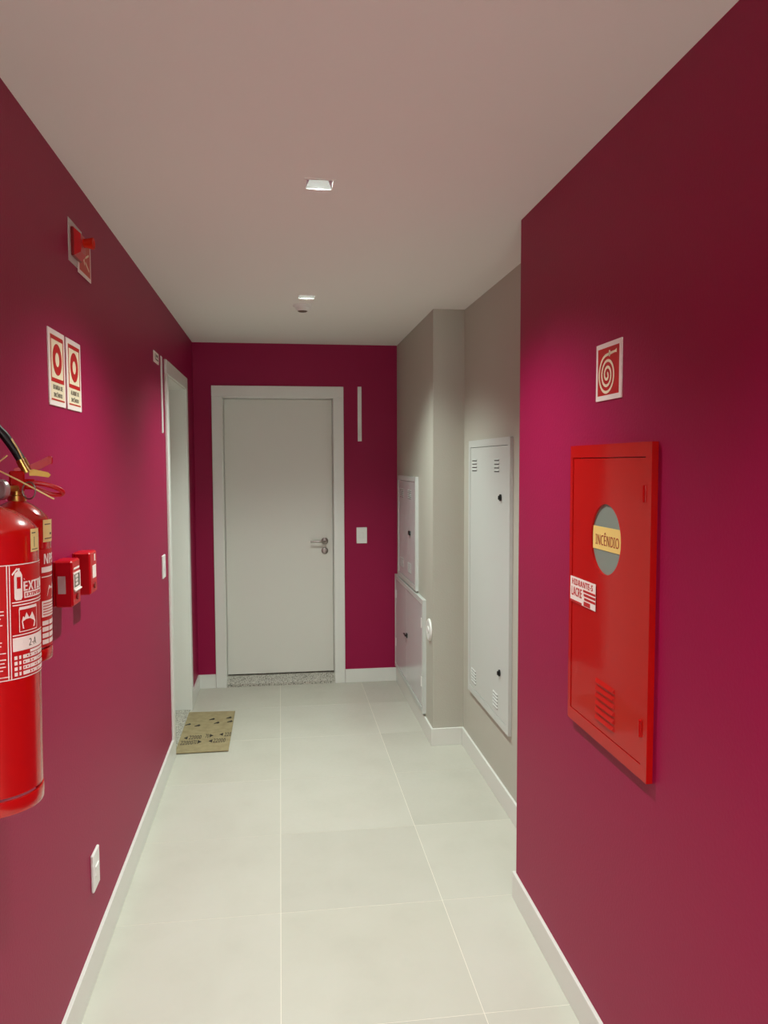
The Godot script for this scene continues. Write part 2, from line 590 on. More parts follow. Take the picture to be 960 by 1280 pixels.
func doors() -> void:
	# the door in the end wall; local z leaves the wall
	var d := thing("door_1", "closed white flush door with chrome lever in the end wall", "door", P(-0.0075, 0, ZB), 0.0, "", "structure")
	var hw := 0.3975
	var st := new_st()
	for s in [-1.0, 1.0]:
		st = new_st()
		box(st, Vector3(s * hw, 0, 0), Vector3(s * (hw + 0.075), 2.115, 0.013), 0.002)
		part("casing", st, M.white_lacquer, d)
		st = new_st()
		box(st, Vector3(s * (hw + 0.018), 0.022, -0.15), Vector3(s * (hw - 0.002), 2.112, 0.003), 0.001)
		part("jamb", st, M.white_lacquer, d)
	st = new_st()
	box(st, Vector3(-hw - 0.075, 2.115, 0), Vector3(hw + 0.075, 2.193, 0.013), 0.002)
	part("casing", st, M.white_lacquer, d)
	st = new_st()
	box(st, Vector3(-hw, 2.108, -0.15), Vector3(hw, 2.128, 0.003), 0.001)
	part("jamb", st, M.white_lacquer, d)
	st = new_st()
	box(st, Vector3(-hw + 0.0035, 0.066, -0.135), Vector3(hw - 0.0035, 2.1065, -0.098), 0.002)
	var leaf := part("leaf", st, M.door_white, d)
	st = new_st()
	var face := Transform3D(Basis(Vector3.RIGHT, PI / 2), Vector3(0.333, 1.056, -0.098))
	lathe(st, [Vector2(0.026, 0), Vector2(0.026, 0.006), Vector2(0.022, 0.009), Vector2(0.011, 0.01), Vector2(0.011, 0.045), Vector2(0, 0.046)], 24, face)
	tube(st, smooth([Vector3(0.333, 1.056, -0.056), Vector3(0.31, 1.056, -0.05), Vector3(0.27, 1.057, -0.05), Vector3(0.226, 1.055, -0.053)]), 0.0085, 10)
	part("handle", st, M.steel, leaf)
	st = new_st()
	face.origin = Vector3(0.333, 0.983, -0.098)
	lathe(st, [Vector2(0.025, 0), Vector2(0.025, 0.005), Vector2(0.02, 0.009), Vector2(0.009, 0.009), Vector2(0.009, 0.012), Vector2(0, 0.012)], 24, face)
	part("lock", st, M.steel, leaf)
	# granite sill of the end door: a ramp up to the leaf
	st = new_st()
	var prof := [Vector2(ZB - 0.004, 0.0), Vector2(ZB - 0.004, 0.018), Vector2(ZB + 0.004, 0.022), Vector2(ZB + 0.095, 0.056), Vector2(ZB + 0.15, 0.056), Vector2(ZB + 0.15, 0.0)]
	for i in prof.size():
		var a: Vector2 = prof[i]
		var b: Vector2 = prof[(i + 1) % prof.size()]
		quad(st, P(-0.403, a.y, a.x), P(0.388, a.y, a.x), P(0.388, b.y, b.x), P(-0.403, b.y, b.x), P(0, 0.5 * (a.y + b.y) - 0.02, 0.5 * (a.x + b.x) - ZB - 0.08))
	tag(part("trim_1", st, M.granite), "speckled granite sill under the closed white end door", "door sill", "structure")
	# the doorway in the left wall
	d = thing("door_2", "white-framed doorway in the magenta side wall beside the cardboard mat", "door", P(XL, 0, 4.740), ON_LEFT, "", "structure")
	hw = 0.405
	for s in [-1.0, 1.0]:
		st = new_st()
		box(st, Vector3(s * hw, 0, 0), Vector3(s * (hw + 0.07), 2.12, 0.013), 0.002)
		part("casing", st, M.white_lacquer, d)
		st = new_st()
		box(st, Vector3(s * (hw + 0.018), 0.004, -0.15), Vector3(s * (hw - 0.002), 2.117, 0.003), 0.001)
		part("jamb", st, M.white_lacquer, d)
	st = new_st()
	box(st, Vector3(-hw - 0.07, 2.12, 0), Vector3(hw + 0.07, 2.195, 0.013), 0.002)
	part("casing", st, M.white_lacquer, d)
	st = new_st()
	box(st, Vector3(-hw, 2.113, -0.15), Vector3(hw, 2.133, 0.003), 0.001)
	part("jamb", st, M.white_lacquer, d)
	st = new_st()
	box(st, Vector3(-hw, 0.012, -0.18), Vector3(hw, 2.112, -0.145), 0.002)
	part("leaf", st, M.door_white, d)
	st = new_st()
	wbox(st, XL - 0.15, XL - 0.001, -0.001, 0.004, 4.318, 5.162, 0.001)
	tag(part("trim_2", st, M.granite), "speckled granite sill of the side doorway, partly under the cardboard", "door sill", "structure")

func lamps() -> void:
	var says := ["square recessed ceiling lamp, the nearer and larger of the two lit ones", "square recessed ceiling lamp beside the smoke detector", "square recessed ceiling lamp out of view above the viewer, placed to light the extinguisher fronts", "square recessed ceiling lamp out of view behind the viewer, placed to light the near corridor"]
	for i in LAMP_SPOTS.size():
		var s: Array = LAMP_SPOTS[i]
		var t := thing("ceiling_lamp", says[i], "ceiling lamp", P(s[0], CEIL, s[1]), 0.0, "recessed ceiling lamps")
		var st := new_st()
		slab(st, 1, Vector3(-LH - 0.006, -0.002, -LH - 0.006), Vector3(LH + 0.006, 0.0, LH + 0.006), [[Vector3(-LH + 0.001, -1, -LH + 0.001), Vector3(LH - 0.001, 1, LH - 0.001)]])
		part("frame", st, M.ceiling_paint, t)
		st = new_st()
		var top := 0.03
		var li := 0.026
		for k in 4:
			var a := Vector3(0, 1, 0)
			var b := Basis(Vector3.UP, k * PI / 2)
			quad(st, b * Vector3(-LH, 0, -LH), b * Vector3(LH, 0, -LH), b * Vector3(li, top, -li), b * Vector3(-li, top, -li), b * Vector3(0, -0.5, 1))
			quad(st, b * Vector3(-LH, 0, -LH), b * Vector3(LH, 0, -LH), b * Vector3(LH, 0.06, -LH), b * Vector3(-LH, 0.06, -LH), b * Vector3(0, 0, -1))
		quad(st, Vector3(-LH, 0.06, -LH), Vector3(LH, 0.06, -LH), Vector3(LH, 0.06, LH), Vector3(-LH, 0.06, LH), Vector3.UP)
		part("reflector", st, M.reflector, t)
		st = new_st()
		box(st, Vector3(-li, top, -li), Vector3(li, top + 0.006, li), 0.001)
		part("lens", st, M.lamp_lens, t)
		var l := SpotLight3D.new()
		l.name = "lamp_light"
		l.position = Vector3(0, top - 0.004, 0)
		l.rotation.x = -PI / 2
		l.spot_angle = 64.0
		l.spot_angle_attenuation = 0.9
		l.spot_range = 12.0
		l.spot_attenuation = 2.0
		l.light_energy = 6.0
		l.light_color = Color(0.945, 1.0, 0.965)
		l.light_size = 0.02
		l.shadow_enabled = true
		t.add_child(l)

func louver(parent: Node, material: Material, x0: float, x1: float, y: float, h: float, z: float, proud: float) -> void:
	var st := new_st()
	var e := minf(0.006, (x1 - x0) * 0.15)
	var a := [Vector3(x0, y + h / 2, z), Vector3(x1, y + h / 2, z), Vector3(x1 - e, y - h / 4, z + proud), Vector3(x0 + e, y - h / 4, z + proud), Vector3(x0, y - h / 2, z), Vector3(x1, y - h / 2, z)]
	quad(st, a[0], a[1], a[2], a[3], Vector3(0, 1, 1))
	quad(st, a[3], a[2], a[5], a[4], Vector3(0, -1, 1))
	tri(st, a[0], a[3], a[4], Vector3(-1, 0, 0.4).normalized())
	tri(st, a[1], a[2], a[5], Vector3(1, 0, 0.4).normalized())
	part("louver", st, material, parent)

func right_wall_things() -> void:
	# red fire hose cabinet let into the right wall
	var zc := 1.9165
	var t := thing("fire_hose_cabinet", "red metal fire hose cabinet with round glass window on the magenta wall", "fire cabinet", P(XR, 0.879, zc), ON_RIGHT)
	var w := 0.249
	var h := 0.8045
	var st := new_st()
	slab(st, 2, Vector3(-w, 0, 0), Vector3(w, h, 0.016), [[Vector3(-w + 0.019, 0.0345, -1), Vector3(w - 0.031, h - 0.0345, 1)]])
	part("frame", st, M.red_metal, t)
	st = new_st()   # box inside the wall
	box(st, Vector3(-0.212, 0.027, -0.16), Vector3(0.212, h - 0.031, -0.155))
	for s in [-1.0, 1.0]:
		box(st, Vector3(s * 0.212, 0.027, -0.155), Vector3(s * 0.207, h - 0.031, 0.0))
	box(st, Vector3(-0.207, 0.027, -0.155), Vector3(0.207, 0.032, 0.0))
	box(st, Vector3(-0.207, h - 0.036, -0.155), Vector3(0.207, h - 0.031, 0.0))
	part("body", st, M.cabinet_inside, t)
	st = new_st()
	round_hole_plate(st, Vector2(-w + 0.021, 0.0365), Vector2(w - 0.033, h - 0.0365), Vector2(-0.004, 0.5535), 0.094, 0.002, 0.014)
	var door := part("door", st, M.red_metal, t)
	st = new_st()
	prism(st, oval(-0.004, 0.5535, 0.0938, 0.0938, 40), 0.0055, 0.0085)
	part("glass", st, M.misty_glass, door)
	st = new_st()
	box(st, Vector3(-0.0925, 0.523, 0.0086), Vector3(0.0855, 0.585, 0.0100))
	part("name_strip", st, M.yellow_label, door)
	write("lettering", "INCÊNDIO", M.label_red_ink, door, Vector3(-0.002, 0.5535, 0.0101), 0.145, 0.035, false)
	for i in 6:
		louver(door, M.red_metal, -0.050, 0.068, 0.166 - 0.0198 * i, 0.014, 0.014, 0.006)
	for y in [0.123, 0.683]:
		st = new_st()
		lathe(st, [Vector2(0, -0.021), Vector2(0.0065, -0.02), Vector2(0.0065, 0.02), Vector2(0, 0.021)], 14, Transform3D(Basis(), Vector3(w - 0.032, y, 0.015)))
		part("hinge", st, M.red_metal, t)
	# seal sticker across the door edge
	st = new_st()
	box(st, Vector3(-0.236, 0.352, 0.0162), Vector3(-0.055, 0.426, 0.017))
	var lab := part("sticker", st, M.sign_white, t)
	write("lettering", "HIDRANTE-S", M.sign_red, lab, Vector3(-0.148, 0.412, 0.017), 0.150, 0.017)
	write("lettering", "LACRE", M.sign_red, lab, Vector3(-0.188, 0.384, 0.017), 0.075, 0.026)
	st = new_st()
	box(st, Vector3(-0.140, 0.392, 0.017), Vector3(-0.055, 0.3985, 0.0174))
	box(st, Vector3(-0.136, 0.381, 0.017), Vector3(-0.055, 0.388, 0.0174))
	box(st, Vector3(-0.132, 0.370, 0.017), Vector3(-0.055, 0.3765, 0.0174))
	box(st, Vector3(-0.236, 0.352, 0.017), Vector3(-0.150, 0.358, 0.0174))
	box(st, Vector3(-0.135, 0.3535, 0.017), Vector3(-0.090, 0.366, 0.0174))
	part("print", st, M.sign_red, lab)
	# hose sign above it
	var s := thing("hydrant_sign", "square red sign with a white coiled hose above the red cabinet", "sign", P(XR, 1.8, 1.94), ON_RIGHT)
	st = new_st()
	box(st, Vector3(-0.0785, 0, 0.0), Vector3(0.0785, 0.151, 0.004), 0.0008)
	part("plate", st, M.sign_white, s)
	st = new_st()
	box(st, Vector3(-0.0655, 0.0135, 0.004), Vector3(0.0655, 0.1375, 0.0044))
	part("red_field", st, M.sign_red, s)
	st = new_st()
	var c := Vector2(-0.006, 0.066)
	var path := []
	var turns := 2.76
	for i in 91:
		var f := i / 90.0
		var a := PI * 0.35 - f * turns * TAU
		path.append(c + Vector2.from_angle(a) * (0.004 + 0.047 * f) * Vector2(1.0, 1.0))
	var last: Vector2 = path[-1]
	for q in [Vector2(-0.042, 0.1035), Vector2(-0.031, 0.1125), Vector2(-0.016, 0.1175), Vector2(0.0, 0.119), Vector2(0.010, 0.1195)]:
		if q.x > last.x:
			path.append(q)
	for i in path.size() - 1:
		var a: Vector2 = path[i]
		var b: Vector2 = path[i + 1]
		var na: Vector2 = (b - (path[maxi(i - 1, 0)] as Vector2)).orthogonal().normalized() * 0.0037
		var nb: Vector2 = ((path[mini(i + 2, path.size() - 1)] as Vector2) - a).orthogonal().normalized() * 0.0037
		quad(st, Vector3(a.x - na.x, a.y - na.y, 0.0048), Vector3(a.x + na.x, a.y + na.y, 0.0048), Vector3(b.x + nb.x, b.y + nb.y, 0.0048), Vector3(b.x - nb.x, b.y - nb.y, 0.0048), Vector3(0, 0, 1))
	prism(st, PackedVector2Array([Vector2(0.004, 0.1125), Vector2(0.010, 0.1125), Vector2(0.012, 0.1165), Vector2(0.042, 0.119), Vector2(0.050, 0.1175), Vector2(0.050, 0.1275), Vector2(0.042, 0.1245), Vector2(0.012, 0.1235), Vector2(0.010, 0.1285), Vector2(0.004, 0.1285)]), 0.0042, 0.0048)
	part("hose_symbol", st, M.sign_cream, s)

func panel_frame(t: Node, w0: float, w1: float, h: float, margin: float, depth: float) -> void:
	var st := new_st()
	slab(st, 2, Vector3(w0, 0, 0), Vector3(w1, h, depth), [[Vector3(w0 + margin, margin, -1), Vector3(w1 - margin, h - margin, 1)]])
	part("frame", st, M.white_metal, t)
	st = new_st()
	box(st, Vector3(w0 + margin, margin, 0.0), Vector3(w1 - margin, h - margin, 0.004))
	part("gap_shade", st, M.shadow_gap, t)  # dark plate whose colour gives the shade in the gap round a door

func louvers(door: Node, material: Material, x0: float, x1: float, y_top: float, y_low: float, n: int, z: float) -> void:
	for i in n:
		var y := y_top - (y_top - y_low) * i / (n - 1.0)
		louver(door, material, x0, x1, y, 0.008, z, 0.004)
		var st := new_st()
		box(st, Vector3(x0 + 0.004, y - 0.0075, z - 0.0005), Vector3(x1 - 0.004, y - 0.0038, z + 0.0006))
		part("slot_shade", st, M.shadow_gap, door)  # dark strip standing for the shade in the opening under a louver

func knob(parent: Node, x: float, y: float, z: float, rx: float, ry: float) -> void:
	var st := new_st()
	prism(st, oval(x, y, rx, ry, 20), z, z + 0.008)
	prism(st, oval(x, y, rx * 0.5, ry * 0.6, 14), z + 0.008, z + 0.014)
	part("latch", st, M.black_plastic, parent)

func niche_things() -> void:
	# tall panel in the niche; local x = 3.7425 - depth
	var t := thing("utility_panel", "tall white metal utility panel with two black latches in the grey niche", "utility panel", P(XN, 0.377, 3.7425), ON_RIGHT)
	panel_frame(t, -0.3825, 0.3825, 1.377, 0.036, 0.016)
	var st := new_st()
	box(st, Vector3(-0.344, 0.0385, 0.004), Vector3(0.344, 1.3385, 0.015), 0.001)
	var door := part("door", st, M.white_metal, t)
	for sx in [[-0.305, -0.205], [0.122, 0.21]]:
		louvers(door, M.white_metal, sx[0], sx[1], 1.275, 1.222, 4, 0.015)
		louvers(door, M.white_metal, sx[0], sx[1], 0.140, 0.075, 5, 0.015)
	for y in [1.095, 0.259]:
		knob(door, 0.242, y, 0.015, 0.011, 0.016)
	# upper meter cabinet on the pier; local x = 5.1225 - depth
	t = thing("meter_cabinet", "small square white meter cabinet, the upper one on the grey pier", "meter cabinet", P(XR, 0.825, 5.1225), ON_RIGHT)
	panel_frame(t, -0.3675, 0.3675, 0.723, 0.03, 0.02)
	st = new_st()
	box(st, Vector3(-0.335, 0.0325, 0.004), Vector3(0.335, 0.6905, 0.017), 0.001)
	door = part("door", st, M.cabinet_door_white, t)
	for sx in [[-0.27, -0.13], [0.06, 0.19]]:
		louvers(door, M.white_metal, sx[0], sx[1], 0.632, 0.582, 5, 0.017)
		louvers(door, M.white_metal, sx[0], sx[1], 0.145, 0.09, 5, 0.017)
	st = new_st()
	box(st, Vector3(0.125, 0.337, 0.017), Vector3(0.175, 0.365, 0.030), 0.004)
	part("latch", st, M.black_plastic, door)
	# lower cabinet with two doors; local x = 5.07 - depth
	t = thing("service_cabinet", "low white two-door service cabinet at the foot of the grey pier", "service cabinet", P(XR, 0.118, 5.065), ON_RIGHT)
	panel_frame(t, -0.565, 0.565, 0.695, 0.03, 0.022)
	for s in [0, 1]:
		st = new_st()
		box(st, Vector3([-0.5325, -0.0475][s], 0.0325, 0.004), Vector3([-0.0515, 0.5325][s], 0.6625, 0.019), 0.0012)
		door = part("door", st, M.cabinet_door_white, t)
		for y in [0.16, 0.52]:
			st = new_st()
			box(st, Vector3([-0.540, 0.515][s], y, 0.019), Vector3([-0.515, 0.540][s], y + 0.06, 0.0245), 0.001)
			part("hinge", st, M.white_plastic, door)
		if s == 1:
			st = new_st()
			box(st, Vector3(-0.036, 0.335, 0.019), Vector3(-0.006, 0.367, 0.026), 0.002)
			box(st, Vector3(-0.085, 0.345, 0.026), Vector3(-0.010, 0.357, 0.038), 0.003)
			part("handle", st, M.black_plastic, door)
	# round blanking cover beside it
	t = thing("round_cover", "round white wall plate beside the low service cabinet near the pier edge", "wall plate", P(XR, 0.658, 4.39), ON_RIGHT)
	var face := Transform3D(Basis(Vector3.RIGHT, PI / 2), Vector3.ZERO)
	st = new_st()
	lathe(st, [Vector2(0.066, 0.0), Vector2(0.066, 0.004), Vector2(0.060, 0.010), Vector2(0.050, 0.012), Vector2(0.044, 0.009), Vector2(0.0, 0.008)], 40, face)
	part("plate", st, M.white_plastic, t)
	st = new_st()
	lathe(st, [Vector2(0.022, 0.008), Vector2(0.020, 0.013), Vector2(0.0, 0.014)], 24, face)
	part("cap", st, M.white_plastic, t)

func alarm_sign(label: String, line: String, depth_mid: float, y0: float, w: float, tilt: float) -> void:
	var s := thing("alarm_sign", label, "sign", P(XL, y0, depth_mid), ON_LEFT, "signs with a red ring")
	var h := 0.206
	s.rotation.z = 0.0
	var st := new_st()
	box(st, Vector3(-w / 2, 0, 0), Vector3(w / 2, h, 0.004), 0.0008)
	part("plate", st, M.sign_white, s)
	st = new_st()
	box(st, Vector3(-w / 2 + 0.013, 0.013, 0.004), Vector3(w / 2 - 0.013, h - 0.014, 0.0043))
	part("cream_field", st, M.sign_cream, s)
	st = new_st()
	var a := -w / 2 + 0.016
	var b := w / 2 - 0.016
	box(st, Vector3(a, h - 0.027, 0.0043), Vector3(b, h - 0.016, 0.0048))
	box(st, Vector3(a, 0.064, 0.0043), Vector3(b, 0.075, 0.0048))
	box(st, Vector3(a, 0.0745, 0.0043), Vector3(a + 0.006, h - 0.0265, 0.0048))
	box(st, Vector3(b - 0.006, 0.0745, 0.0043), Vector3(b, h - 0.0265, 0.0048))
	box(st, Vector3(a, 0.0145, 0.0043), Vector3(b, 0.0185, 0.0048))
	part("red_border", st, M.sign_red, s)
	st = new_st()
	ring(st, Vector2(0, 0.127), 0.0195, 0.043, 0.0043, 0.0048)
	part("red_ring", st, M.sign_red, s)
	write("lettering", line, M.brown_ink, s, Vector3(0, 0.0505, 0.0043), 0.090, 0.0125)
	write("lettering", "INCÊNDIO", M.brown_ink, s, Vector3(0, 0.0315, 0.0043), 0.082, 0.0145)

func left_wall_things() -> void:
	alarm_sign("white and red ring sign lettered for the fire pump, nearer of the pair", "BOMBA DE", 2.237, 1.795, 0.155, 0.0)
	alarm_sign("white and red ring sign lettered for the fire alarm, farther of the pair", "ALARME DE", 2.413, 1.795, 0.157, 0.0)
	# siren high on the wall
	var st := new_st()
	box(st, Vector3(-0.070, 0, 0), Vector3(0.085, 0.125, 0.003), 0.0006)
	var o := part("backing_sign", st, M.pale_grey, self, P(XL, 2.234, 2.47))
	o.rotation.y = ON_LEFT
	tag(o, "plain pale sign plate on the wall behind the red siren", "sign")
	var s := thing("siren_sign", "faded red sign with pale border on the wall beside the siren", "sign", P(XL, 2.222, 2.57), ON_LEFT)
	st = new_st()
	box(st, Vector3(-0.079, 0, 0.0032), Vector3(0.079, 0.118, 0.0062), 0.0006)
	part("plate", st, M.sign_white, s)
	st = new_st()
	box(st, Vector3(-0.067, 0.011, 0.0062), Vector3(0.067, 0.107, 0.0066))
	part("red_field", st, M.faded_red, s)
	st = new_st()
	prism(st, PackedVector2Array([Vector2(-0.045, 0.062), Vector2(-0.030, 0.062), Vector2(-0.005, 0.090), Vector2(-0.005, 0.036), Vector2(-0.018, 0.050), Vector2(-0.045, 0.050)]), 0.0066, 0.007)
	prism(st, PackedVector2Array([Vector2(0.005, 0.046), Vector2(0.050, 0.028), Vector2(0.052, 0.034), Vector2(0.007, 0.052)]), 0.0066, 0.007)
	prism(st, PackedVector2Array([Vector2(0.005, 0.066), Vector2(0.050, 0.084), Vector2(0.052, 0.078), Vector2(0.007, 0.060)]), 0.0066, 0.007)
	part("symbol", st, M.sign_cream, s)
	s = thing("alarm_siren", "red alarm siren with stubby red lamp high on the wall near the ceiling", "siren", P(XL, 2.253, 2.47), ON_LEFT)
	st = new_st()
	box(st, Vector3(-0.050, 0, 0.003), Vector3(0.040, 0.085, 0.012), 0.002)
	part("base", st, M.dark_red_plastic, s)
	st = new_st()
	for k in [[Vector3(-0.048, 0.002, 0.0115), Vector3(0.038, 0.083, 0.0115), 0.0115, 0.028]]:
		var lo: Vector3 = k[0]
		var hi: Vector3 = k[1]
		var e := 0.014
		var q := [Vector3(lo.x, lo.y, k[2]), Vector3(hi.x, lo.y, k[2]), Vector3(hi.x, hi.y, k[2]), Vector3(lo.x, hi.y, k[2]), Vector3(lo.x + e, lo.y + e, k[3]), Vector3(hi.x - e, lo.y + e, k[3]), Vector3(hi.x - e, hi.y - e, k[3]), Vector3(lo.x + e, hi.y - e, k[3])]
		quad(st, q[4], q[5], q[6], q[7], Vector3(0, 0, 1))
		quad(st, q[0], q[1], q[5], q[4], Vector3(0, -1, 0.5))
		quad(st, q[1], q[2], q[6], q[5], Vector3(1, 0, 0.5))
		quad(st, q[2], q[3], q[7], q[6], Vector3(0, 1, 0.5))
		quad(st, q[3], q[0], q[4], q[7], Vector3(-1, 0, 0.5))
	part("cover", st, M.red_plastic, s)
	st = new_st()
	lathe(st, [Vector2(0.013, 0), Vector2(0.014, 0.010), Vector2(0.0165, 0.022), Vector2(0.018, 0.029), Vector2(0.016, 0.030), Vector2(0.010, 0.024), Vector2(0.0, 0.023)], 24, Transform3D(Basis(Vector3.RIGHT, PI / 2), Vector3(0.004, 0.050, 0.027)))
	part("lamp", st, M.lamp_red, s)
	# manual call points
	var says := ["red call point box with white label on its side, nearer to the extinguishers", "red call point box with a small white label, farther from the extinguishers"]
	for i in 2:
		var t := thing("call_point", says[i], "call point", P(XL, 1.25, [2.1875, 2.385][i]), ON_LEFT, "red call points")
		st = new_st()
		box(st, Vector3(-0.039, 0.002, 0), Vector3(0.039, 0.124, 0.004), 0.001)
		part("base", st, M.red_plastic, t)
		st = new_st()
		box(st, Vector3(-0.0405, 0.0, 0.0035), Vector3(0.0405, 0.126, 0.051), 0.0045)
		var cover := part("cover", st, M.red_plastic, t)
		if i == 0:
			st = new_st()
			box(st, Vector3(-0.0412, 0.037, 0.013), Vector3(-0.0404, 0.085, 0.033))
			part("side_label", st, M.pale_grey, t)
			st = new_st()
			slab(st, 2, Vector3(-0.034, 0.046, 0.051), Vector3(0.034, 0.092, 0.053), [[Vector3(-0.029, 0.051, -1), Vector3(0.029, 0.087, 1)]])
			part("window_frame", st, M.sign_white, cover)
			st = new_st()
			box(st, Vector3(-0.029, 0.051, 0.0505), Vector3(0.029, 0.087, 0.0515))
			part("window", st, M.brown_ink, cover)
			st = new_st()
			for k in 3:
				for j in 2:
					box(st, Vector3(-0.012 + 0.014 * j, 0.055 + 0.0105 * k, 0.0515), Vector3(-0.002 + 0.014 * j, 0.063 + 0.0105 * k, 0.0522))
			part("print", st, M.sign_white, cover)
			st = new_st()
			box(st, Vector3(-0.03, 0.041, 0.051), Vector3(0.036, 0.0455, 0.0565), 0.001)
			part("lip", st, M.sign_white, cover)
			st = new_st()
			box(st, Vector3(-0.026, 0.100, 0.051), Vector3(0.032, 0.105, 0.0516))
			part("title_strip", st, M.sign_white, cover)
		else:
			st = new_st()
			box(st, Vector3(-0.016, 0.046, 0.051), Vector3(0.026, 0.084, 0.0516))
			part("label", st, M.sign_white, cover)
			st = new_st()
			box(st, Vector3(0.008, 0.096, 0.051), Vector3(0.02, 0.116, 0.0516))
			part("print", st, M.sign_white, cover)
		st = new_st()
		prism(st, oval(0.0, 0.024, 0.009, 0.009, 18), 0.051, 0.055)
		part("key_lock", st, M.dark_red_plastic, cover)
	# extinguishers
	extinguisher_large()
	extinguisher_small()

func extinguisher_shape(t: Node3D, R: float, h: float, skirt: float) -> void:   # y = 0 at the bottom, h at the top of the dome
	var st := new_st()
	lathe(st, [Vector2(0, skirt + 0.006), Vector2(R * 0.9, skirt), Vector2(R, skirt + 0.006), Vector2(R, h - 0.052), Vector2(R * 0.99, h - 0.0445), Vector2(R * 0.955, h - 0.038), Vector2(R * 0.86, h - 0.029), Vector2(R * 0.70, h - 0.0185), Vector2(R * 0.5, h - 0.009), Vector2(R * 0.3, h - 0.003), Vector2(0.016, h), Vector2(0, h)], 56)
	part("cylinder", st, M.red_gloss, t)
	st = new_st()
	lathe(st, [Vector2(R - 0.004, 0.0), Vector2(R + 0.0002, 0.001), Vector2(R + 0.0014, 0.004), Vector2(R + 0.0014, skirt - 0.003), Vector2(R + 0.0005, skirt), Vector2(R - 0.004, skirt), Vector2(R - 0.004, 0.0)], 56)
	part("foot_ring", st, M.red_gloss, t)

func wall_hook(t: Node3D, turn: float, R: float, y: float, gap: float) -> void:   # steel bracket from the wall to the neck side of the cylinder
	var st := new_st()
	box(st, Vector3(-0.018, y - 0.05, -R - gap), Vector3(0.018, y + 0.03, -R - gap + 0.003), 0.0005)
	box(st, Vector3(-0.010, y - 0.03, -R - gap + 0.002), Vector3(0.010, y - 0.018, -R + 0.002), 0.0005)
	box(st, Vector3(-0.010, y + 0.010, -R - gap + 0.002), Vector3(0.010, y + 0.022, -R + 0.002), 0.0005)
	var o := part("wall_bracket", st, M.steel, t)
	o.rotation.y = turn

